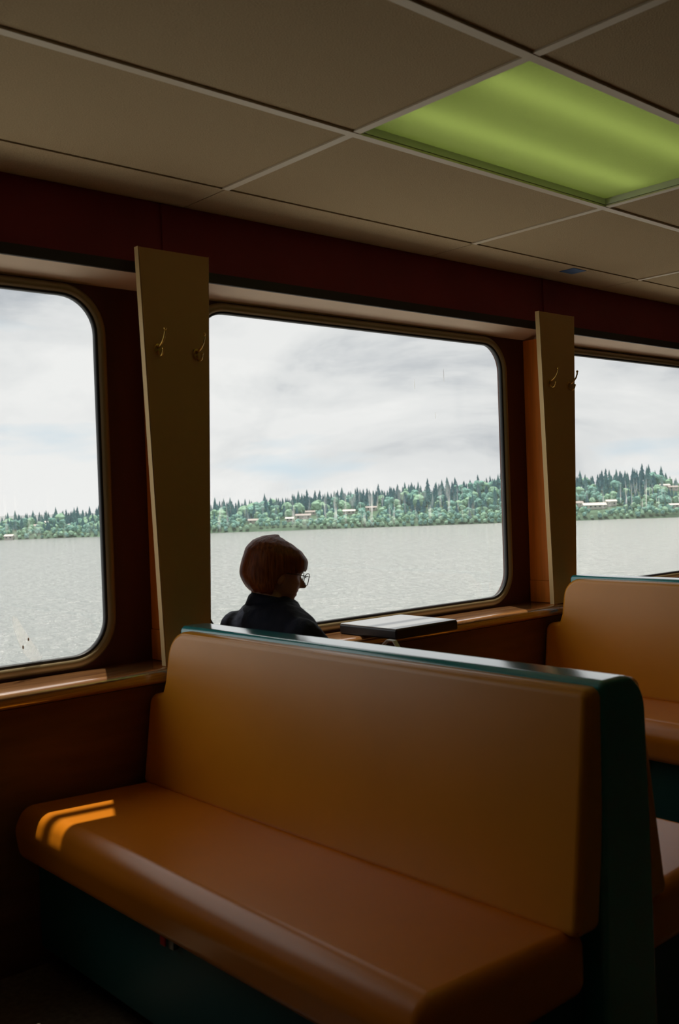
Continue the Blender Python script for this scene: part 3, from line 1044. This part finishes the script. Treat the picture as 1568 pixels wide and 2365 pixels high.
def remeshed(name, gs, mat, voxel, parent, smooth_it=4):
    o = geo(name, *merge(*gs), mat, parent)
    md = o.modifiers.new('union', 'REMESH')
    md.mode = 'VOXEL'
    md.voxel_size = voxel
    md.use_smooth_shade = True
    if smooth_it:
        ms = o.modifiers.new('smooth', 'SMOOTH')
        ms.factor = 0.5
        ms.iterations = smooth_it
    dg = bpy.context.evaluated_depsgraph_get()
    me = bpy.data.meshes.new_from_object(o.evaluated_get(dg))
    o.modifiers.clear()
    o.data = me
    for p in me.polygons: p.use_smooth = True
    if not me.materials: me.materials.append(mat)
    return o
remeshed('body', body, M['skin'], 0.0034, wm, 2)

# jacket
jk = [lofts([(bl(0.045, -0.085, 0.49), 0.125, 0.165, BH), (bl(0.035, -0.075, 0.56), 0.128, 0.165, BH), (bl(0.012, -0.050, 0.66), 0.118, 0.155, BH), (bl(0.0, -0.028, 0.75), 0.120, 0.152, BH), (bl(-0.004, -0.008, 0.81), 0.122, 0.182, BH),
             (bl(-0.004, 0.0, 0.86), 0.112, 0.190, BH), (bl(-0.004, 0.01, 0.893), 0.100, 0.172, BH), (bl(-0.004, 0.022, 0.920), 0.082, 0.132, BH), (bl(0.0, 0.035, 0.942), 0.062, 0.080, BH), (bl(0.002, 0.038, 0.952), 0.054, 0.062, BH)], 28)]
for s in (-1, 1):
    sh, el, wr = arm(s)
    wr2 = el + (wr - el) * 0.93
    jk += [capsule(sh, el, 0.062, 0.052), capsule(el, wr2, 0.052, 0.036)]
jk.append(capsule(bl(-0.070, -0.12, 0.82), bl(-0.070, 0.145, 0.858), 0.050, 0.050))
jo = remeshed('jacket', jk, M['jacket'], 0.0065, wm, 3)
jn = [v.normal.copy() for v in jo.data.vertices]
for v, nn_ in zip(jo.data.vertices, jn):
    p = v.co * 14
    v.co += nn_ * (0.006 * mnoise.noise(p) + 0.002 * mnoise.noise(p * 3.1))
# collar standing round the neck, points at the front
cvv, cff = [], []
nC = 40
CC = bl(0.008, 0.036, 0.0)
for k in range(nC + 1):
    a = math.radians(22) + (2 * PI - math.radians(44)) * k / nC
    hd = BH + math.radians(-8)
    front = 0.5 + 0.5 * math.cos(a)
    for (dr, dz) in ((0.006, -0.012), (0.024, -0.008), (0.012, 0.016), (0.002, 0.024), (-0.006, 0.018), (-0.006, -0.01)):
        r_ = 0.060 + dr + 0.006 * front
        zz = 0.940 - 0.026 * front + dz * (1.0 + 0.15 * (1 - front))
        cvv.append((CC.x + r_ * math.cos(a + hd), CC.y + r_ * 1.05 * math.sin(a + hd), zz))
for k in range(nC):
    for q in range(6):
        l = (q + 1) % 6
        cff.append((k * 6 + q, k * 6 + l, (k + 1) * 6 + l, (k + 1) * 6 + q))
cff += [tuple(range(6)), tuple(nC * 6 + q for q in range(6))]
geo('collar', cvv, cff, M['jacket'], jo, smooth=True)

tr = [lofts([(bl(0.05, -0.08, 0.468), 0.115, 0.160, BH), (bl(0.05, -0.08, 0.52), 0.12, 0.162, BH), (bl(0.045, -0.08, 0.58), 0.11, 0.150, BH)])]
for s in (-1, 1):
    hip, kne, ank = bl(0.06, -0.08 + s * 0.080, 0.540), bl(0.46, -0.06 + s * 0.085, 0.505), bl(0.48, -0.06 + s * 0.085, 0.10)
    tr += [capsule(hip, kne, 0.080, 0.064), capsule(kne, ank, 0.062, 0.048)]
remeshed('trousers', tr, M['trousers'], 0.009, wm, 3)
for s in (-1, 1):
    A = bl(0.435, s * 0.09, 0.0)
    secs = []
    hd = BH
    for fw, rs, zt in ((-0.065, 0.018, 0.05), (-0.05, 0.032, 0.09), (0.0, 0.038, 0.10), (0.06, 0.042, 0.075), (0.12, 0.042, 0.055), (0.16, 0.030, 0.042), (0.175, 0.010, 0.03)):
        secs.append((fw, rs, zt))
    V, Fc = [], []
    for fw, rs, zt in secs:
        for (q, z) in ((-1, 0.002), (-1, 0.02), (-0.75, zt * 0.8), (0, zt), (0.75, zt * 0.8), (1, 0.02), (1, 0.002)):
            V.append(bl(0.475 + fw, -0.06 + s * 0.085 + q * rs, z))
    for i in range(len(secs) - 1):
        for k in range(7):
            l = (k + 1) % 7
            Fc.append((i * 7 + k, i * 7 + l, (i + 1) * 7 + l, (i + 1) * 7 + k))
    Fc += [tuple(range(7)), tuple((len(secs) - 1) * 7 + k for k in range(7))]
    geo('shoe', V, Fc, M['shoe'], wm, smooth=True)

# hair: chin-length bob with a fringe
def hair_mesh():
    V, Fc = [], []
    A_, T_ = 96, 30
    def thick(a, z):
        back = 0.5 - 0.5 * math.cos(a)
        t_ = 0.004 + 0.014 * back
        t_ += 0.018 * back * math.exp(-((z - 0.070) / 0.048) ** 2)
        t_ += 0.011 * (1 - back) * math.exp(-((z - 0.152) / 0.032) ** 2)
        t_ *= 0.6 + 0.4 * smoothstep(0.012, 0.040, z)
        return t_
    for lay in (0, 1):
        for i in range(T_):
            for k in range(A_):
                a = 2 * PI * k / A_
                aa = abs((a + PI) % (2 * PI) - PI)      # 0 front .. pi back
                zl = 0.124 - 0.020 * smoothstep(math.radians(25), math.radians(75), aa)
                zl += (0.024 - 0.104) * smoothstep(math.radians(86), math.radians(110), aa)
                zl += 0.0025 * math.sin(a * 17) + 0.002 * math.sin(a * 31 + 1)
                zt = 0.2040
                t_ = i / (T_ - 1)
                z = zl + (zt - zl) * (1 - (1 - t_) ** 1.6)
                p = head_pt(max(z, 0.03), a)
                c = Vector((-0.006, 0, min(z, 0.115)))
                d_ = (p - c)
                dn = d_.normalized()
                th_ = thick(aa, z) if lay == 0 else 0.001
                # inner layer hugs the head
                q = Vector((p.x, p.y, z)) + dn * th_
                if lay == 0:
                    q += dn * 0.0016 * mnoise.noise(Vector((math.cos(a) * 6, math.sin(a) * 6, z * 9))) + dn * 0.0006 * math.sin(a * 46 + 9 * mnoise.noise(Vector((a * 3, z * 20, 2))))
                V.append(HM @ q)
    n = A_ * T_
    for lay in (0, 1):
        for i in range(T_ - 1):
            for k in range(A_):
                l = (k + 1) % A_
                Fc.append((lay * n + i * A_ + k, lay * n + i * A_ + l, lay * n + (i + 1) * A_ + l, lay * n + (i + 1) * A_ + k))
    for k in range(A_):
        l = (k + 1) % A_
        Fc.append((k, l, n + l, n + k))
    Fc.append(tuple((T_ - 1) * A_ + k for k in range(A_)))
    return V, Fc
hr = geo('hair', *hair_mesh(), M['hair'], wm, smooth=True)
hs = hr.modifiers.new('smooth', 'SMOOTH')
hs.factor = 0.5
hs.iterations = 4

# spectacles
gs = []
for s in (-1, 1):
    pts = []
    for k in range(25):
        th = 2 * PI * k / 24
        ca, sa = math.cos(th), math.sin(th)
        pts.append(HM @ Vector((0.0985 - 0.004 * abs(ca), s * 0.0335 + 0.0255 * math.copysign(abs(ca) ** 0.75, ca), 0.100 + 0.019 * math.copysign(abs(sa) ** 0.75, sa))))
    gs.append(tube(pts, 0.0013, 6))
    gs.append(tube([HM @ Vector(p) for p in ((0.097, s * 0.059, 0.110), (0.085, s * 0.071, 0.110), (0.04, s * 0.079, 0.108), (-0.01, s * 0.081, 0.104))], 0.0014, 6))
gs.append(tube([HM @ Vector(p) for p in ((0.0985, -0.009, 0.104), (0.102, 0, 0.107), (0.0985, 0.009, 0.104))], 0.0013, 6))
geo('glasses', *merge(*gs), M['specs'], wm, smooth=True)

# ================================================================== OUTSIDE
EYEH = 23.0
ZW = EYE.z - EYEH
FH = Vector((math.cos(YAW), math.sin(YAW), 0)); RH = Vector((math.sin(YAW), -math.cos(YAW), 0))
def vp(u, v, z): return FH * v + RH * u + Vector((0, 0, z))
def hor(x): return 1176 + (1123 - 1176) * x / 1568.0
wv = [vp(-2500, -1500, ZW), vp(2500, -1500, ZW), vp(2500, 3500, ZW), vp(-2500, 3500, ZW)]
wt_ = geo('water', wv, [(0, 1, 2, 3)], M['water'], origin=(0, 0, ZW))
tag(wt_, 'grey choppy sea between the ferry and the far shore', 'water', kind='stuff')

SKY = [(-400, 22), (0, 21.5), (240, 21.5), (500, 25), (650, 27), (800, 31), (1000, 35), (1160, 39), (1330, 37.5), (1480, 42), (1568, 39), (1900, 36)]
def skyz(x):
    if x <= SKY[0][0]: return SKY[0][1]
    for a, b in zip(SKY[:-1], SKY[1:]):
        if x <= b[0]: return a[1] + (b[1] - a[1]) * (x - a[0]) / (b[0] - a[0])
    return SKY[-1][1]
V0, V1 = 752.0, 930.0
def shore(u): return V0 + 3 * math.sin(u * 0.021) + 2 * math.sin(u * 0.063 + 1)
def ground(u, v):
    x = 784 + F_PX * u / v
    crest = max(6.0, skyz(x) - 14.0)
    s0 = shore(u)
    d_ = v - s0
    if d_ < 0: return ZW - 0.4 + 0.05 * d_
    g = 3.2 * smoothstep(0, 7, d_) + (crest - 3.2) * smoothstep(8, 165, d_)
    g += 0.8 * math.sin(u * 0.05 + v * 0.08) * smoothstep(5, 30, d_)
    return ZW + g
U0, U1 = -420, 420
NU, NV = 140, 34
lv, lf_ = [], []
for i in range(NU + 1):
    u = U0 + (U1 - U0) * i / NU
    for j in range(NV + 1):
        v = V0 - 12 + (1050 - V0 + 12) * (j / NV) ** 1.7
        lv.append(vp(u, v, ground(u, v)))
for i in range(NU):
    for j in range(NV):
        k = i * (NV + 1) + j
        lf_.append((k, k + 1, k + NV + 2, k + NV + 1))
ld = geo('shore_land', lv, lf_, M['land'], origin=vp(0, 800, ZW), smooth=True)
tag(ld, 'grassy wooded hillside rising along the far shore', 'hillside', kind='structure')

# ---- houses
HOUSES = []   # (px x, px y of base, width m, depth m, wall h, roof kind, label)
HS = [(92, 1222, 10, 7, 3.0, 0, 'broad grey-roofed house above the shore in the left window'),
      (112, 1212, 7, 5, 2.6, 1, 'small pale-roofed house behind the broad one, left window'),
      (20, 1245, 6, 5, 2.6, 1, 'white boathouse at the waterline in the left window'),
      (166, 1219, 6, 5, 2.6, 1, 'little house half hidden by hedges near the left window post'),
      (585, 1208, 8, 6, 2.4, 0, 'low grey house directly above the person, near the water'),
      (668, 1203, 6, 5, 2.2, 1, 'small low shed right of the person\'s head on the bank'),
      (700, 1197, 12, 6, 2.6, 0, 'long pinkish house on the bank right of the person'),
      (718, 1188, 9, 5, 2.4, 0, 'house standing just behind the long pinkish one'),
      (806, 1186, 10, 6, 2.4, 1, 'pale house at mid-slope in the middle window'),
      (857, 1178, 9, 5, 2.4, 0, 'grey house highest up the slope in the middle window'),
      (1372, 1173, 18, 8, 2.6, 1, 'long low house with pale roofs beside the farther panel'),
      (1411, 1166, 8, 6, 3.2, 1, 'two-storey house right of the long low one'),
      (1335, 1169, 7, 6, 3.0, 0, 'house partly hidden by the farther tan panel'),
      (1536, 1127, 8, 5, 2.6, 1, 'house high on the slope at the right picture edge'),
      (1555, 1131, 8, 5, 2.6, 0, 'house lower right of the high one at the picture edge'),
      (1556, 1172, 7, 5, 2.4, 1, 'small house near the water at the right picture edge')]
def solve(px, py):
    for k in range(0, 1800):
        v = V0 + 2 + k * 0.1
        u = (px - 784) * v / F_PX
        if EYE.z + (hor(px) - py) * v / F_PX <= ground(u, v):
            return u, v
    v = V0 + 120
    return (px - 784) * v / F_PX, v
def house(px, py, wdt, dep, hh, kind, label):
    u, v = solve(px, py)
    z = ground(u, v)
    P = vp(u, v, z)
    e_ = empty('shore_house', P)
    tag(e_, label, 'house', 'houses on the far shore')
    def q(a, b, c): return P + RH * a + FH * b + Vector((0, 0, c))
    w2, d2 = wdt / 2, dep / 2
    def bx(a0, a1, b0, b1, c0, c1):
        return [q(a, b, c) for a in (a0, a1) for b in (b0, b1) for c in (c0, c1)], [(0, 1, 3, 2), (4, 6, 7, 5), (0, 4, 5, 1), (2, 3, 7, 6), (0, 2, 6, 4), (1, 5, 7, 3)]
    wl = geo('walls', *bx(-w2, w2, -d2, d2, -2.5, hh), M['housewall'], e_)
    rh = hh + dep * 0.24
    o_ = 0.5
    V = [q(-w2 - o_, -d2 - o_, hh), q(w2 + o_, -d2 - o_, hh), q(w2 + o_, d2 + o_, hh), q(-w2 - o_, d2 + o_, hh), q(-w2 - o_, 0, rh), q(w2 + o_, 0, rh), q(-w2 - o_, -d2 - o_, hh - 0.25), q(w2 + o_, -d2 - o_, hh - 0.25), q(w2 + o_, d2 + o_, hh - 0.25), q(-w2 - o_, d2 + o_, hh - 0.25)]
    Fc = [(0, 1, 5, 4), (2, 3, 4, 5), (0, 4, 3), (1, 2, 5), (6, 7, 1, 0), (8, 9, 3, 2), (7, 8, 2, 1), (9, 6, 0, 3), (6, 9, 8, 7)]
    geo('roof', V, Fc, M['houseroof2'] if kind else M['houseroof'], e_)
    nwin = max(2, int(wdt / 3.2))
    for k in range(nwin):
        a = -w2 + (k + 0.5) * wdt / nwin
        geo('window', *bx(a - 0.7, a + 0.7, -d2 - 0.05, -d2 + 0.02, 0.9, 2.0), M['housepane'], wl)
    HOUSES.append((px, py, u, v, wdt))
    return e_
for h_ in HS:
    house(*h_)

# ---- trees
def conifer_mesh(seed, H, R):
    rnd = random.Random(seed)
    V, Fc, mi = [], [], []
    tv_, tf_ = tube([(0, 0, -1.0), (0, 0, H * 0.5)], [0.28, 0.14], 5)
    V += tv_; Fc += tf_; mi += [1] * len(tf_)
    tiers = 7
    for t_ in range(tiers):
        z0 = H * (0.10 + 0.80 * t_ / tiers)
        z1 = min(H, z0 + H * 0.26)
        r0 = R * (1 - t_ / tiers) ** 0.85 * rnd.uniform(0.85, 1.1)
        n = 9
        b = len(V)
        cx, cy = rnd.uniform(-0.1, 0.1) * R, rnd.uniform(-0.1, 0.1) * R
        for k in range(n * 2):
            th = 2 * PI * k / (n * 2) + t_
            rr = r0 * (rnd.uniform(0.85, 1.15) if k % 2 == 0 else rnd.uniform(0.5, 0.7))
            V.append(Vector((cx + rr * math.cos(th), cy + rr * math.sin(th), z0 - (0.35 if k % 2 == 0 else -0.25) * r0 * 0.5)))
        V.append(Vector((cx * 0.3, cy * 0.3, z1)))
        V.append(Vector((cx, cy, z0 + 0.25 * r0)))
        for k in range(n * 2):
            l = (k + 1) % (n * 2)
            Fc.append((b + k, b + l, b + n * 2)); mi.append(0)
            Fc.append((b + l, b + k, b + n * 2 + 1)); mi.append(0)
    return V, Fc, mi
def leafy_mesh(seed, H, R):
    rnd = random.Random(seed)
    V, Fc, mi = [], [], []
    tv_, tf_ = tube([(0, 0, -1.0), (0, 0, H * 0.6)], [0.3, 0.18], 5)
    V += tv_; Fc += tf_; mi += [1] * len(tf_)
    blobs = [((0, 0, H * 0.55), R)]
    for k in range(6):
        th = rnd.uniform(0, 2 * PI)
        rr = R * rnd.uniform(0.35, 0.75)
        blobs.append(((rr * math.cos(th), rr * math.sin(th), H * rnd.uniform(0.35, 0.85)), R * rnd.uniform(0.4, 0.65)))
    for c, r in blobs:
        bv_, bf_ = ball(c, r, 9, 6, (1, 1, H / R * 0.42))
        b = len(V)
        for p in bv_:
            d_ = p - Vector(c)
            V.append(Vector(c) + d_ * (1 + 0.35 * mnoise.noise(p * 1.3 + Vector((seed, 0, 0)))))
        Fc += [tuple(i + b for i in q) for q in bf_]
        mi += [0] * len(bf_)
    return V, Fc, mi
PROTO = []
def proto(kind, seed, H, R, mat):
    V, Fc, mi = conifer_mesh(seed, H, R) if kind == 0 else leafy_mesh(seed, H, R)
    me = bpy.data.meshes.new('conifer_tree' if kind == 0 else 'leafy_tree')
    me.from_pydata([tuple(v) for v in V], [], Fc)
    me.materials.append(mat); me.materials.append(M['bark'])
    for p, m_i in zip(me.polygons, mi): p.material_index = m_i
    me.update()
    PROTO.append((kind, me, V, Fc, mi, mat))
for s in range(4): proto(0, 10 + s, 12.0, 3.0, M['conifer'] if s % 2 == 0 else M['conifer2'])
for s in range(4): proto(1, 30 + s, 7.5, 3.3, M['leafy'] if s % 2 == 0 else M['leafy2'])

rt = random.Random(11)
spots = []
# only where the windows look out, with a margin at either side
for row in range(20):
    t_ = row / 19
    v_b = V0 + 2 + 181 * t_ ** 1.15
    step = 4.8 + 2.0 * t_
    u = -290.0
    while u < 290:
        u += step * rt.uniform(0.7, 1.3)
        v = v_b + rt.uniform(-4, 4) * (0.4 + 0.6 * t_)
        if v < shore(u) + 0.6: v = shore(u) + rt.uniform(0.6, 3)
        x = 784 + F_PX * u / v
        if x < -120 or x > 1700: continue
        con = smoothstep(0.10, 0.85, t_ + 0.55 * mnoise.noise(Vector((u * 0.035, v * 0.05, 0))))
        kind = 0 if rt.random() < con * 0.93 + 0.05 else 1
        sc = rt.uniform(0.62, 1.05)
        if kind == 0 and t_ > 0.55:
            sc = rt.uniform(0.72, 1.15) if rt.random() < 0.86 else rt.uniform(1.2, 1.5)
        if kind == 1 and t_ > 0.5: sc = rt.uniform(0.95, 1.5)
        if t_ < 0.10:
            kind = 1; sc = rt.uniform(0.34, 0.56)
        elif t_ < 0.3: sc *= 0.7
        g = ground(u, v)
        # keep houses in sight
        bad = False
        for (hx, hy, hu, hv, hw) in HOUSES:
            if abs(u - hu) < hw / 2 + 3.0 * sc and v < hv + 7:
                if v > hv - 7: bad = True
                elif g + (12 if kind == 0 else 8.2) * sc > EYE.z + (ground(hu, hv) + 0.6 - EYE.z) * v / hv: bad = True
        if bad: continue
        # open lawn beside the farther panel
        if 1325 < x < 1400 and V0 + 8 < v < V0 + 26: continue
        idx = (rt.randrange(4)) + (0 if kind == 0 else 4)
        spots.append((v, u, g, idx, sc, rt.uniform(0, 6.28)))
# panes through which the camera sees them: those in front show largest
def in_window(x):
    return x < 250 or 480 < x < 1172 or x > 1322
vis = [s for s in spots if in_window(784 + F_PX * s[1] / s[0])]
con_ = sorted([s for s in vis if s[3] < 4], key=lambda s: -s[4] / s[0])
lea_ = sorted([s for s in vis if s[3] >= 4], key=lambda s: -s[4] / s[0])
single = set(map(id, con_[:260])) | set(map(id, lea_[:260]))
rv, rf_, rm = [[], []], [[], []], [[], []]
RM = [[], []]
for s in spots:
    v, u, g, idx, sc, rz = s
    kind, me, V, Fc, mi, mat = PROTO[idx]
    P = vp(u, v, g)
    if id(s) in single:
        o = bpy.data.objects.new('conifer_tree' if kind == 0 else 'leafy_tree', me)
        COL.objects.link(o)
        o.location = P
        o.rotation_euler = (0, 0, rz)
        o.scale = (sc, sc, sc)
        if kind == 0: tag(o, 'dark conifer among the many on the far wooded shore', 'tree', 'conifers on the far shore')
        else: tag(o, 'rounded leafy green tree among the many on the far shore', 'tree', 'leafy trees on the far shore')
    else:
        b = len(rv[kind])
        ca, sa = math.cos(rz) * sc, math.sin(rz) * sc
        rv[kind] += [(P.x + p.x * ca - p.y * sa, P.y + p.x * sa + p.y * ca, P.z + p.z * sc) for p in V]
        rf_[kind] += [tuple(i + b for i in q) for q in Fc]
        base_i = 0 if idx % 2 == 0 else 1
        RM[kind] += [base_i if m_i == 0 else 2 for m_i in mi]
for kind in (0, 1):
    if not rv[kind]: continue
    me = bpy.data.meshes.new('forest')
    org = vp(0, 850, ZW)
    me.from_pydata([(x - org.x, y - org.y, z - org.z) for x, y, z in rv[kind]], [], rf_[kind])
    for mm in ((M['conifer'], M['conifer2'], M['bark']) if kind == 0 else (M['leafy'], M['leafy2'], M['bark'])): me.materials.append(mm)
    me.polygons.foreach_set('material_index', RM[kind])
    me.update()
    o = bpy.data.objects.new('conifer_forest' if kind == 0 else 'leafy_undergrowth', me)
    COL.objects.link(o)
    o.location = org
    tag(o, 'mass of smaller conifers filling the far hillside' if kind == 0 else 'mass of smaller leafy trees filling the far hillside', 'forest', kind='stuff')
print('trees', len(spots), 'visible', len(vis))
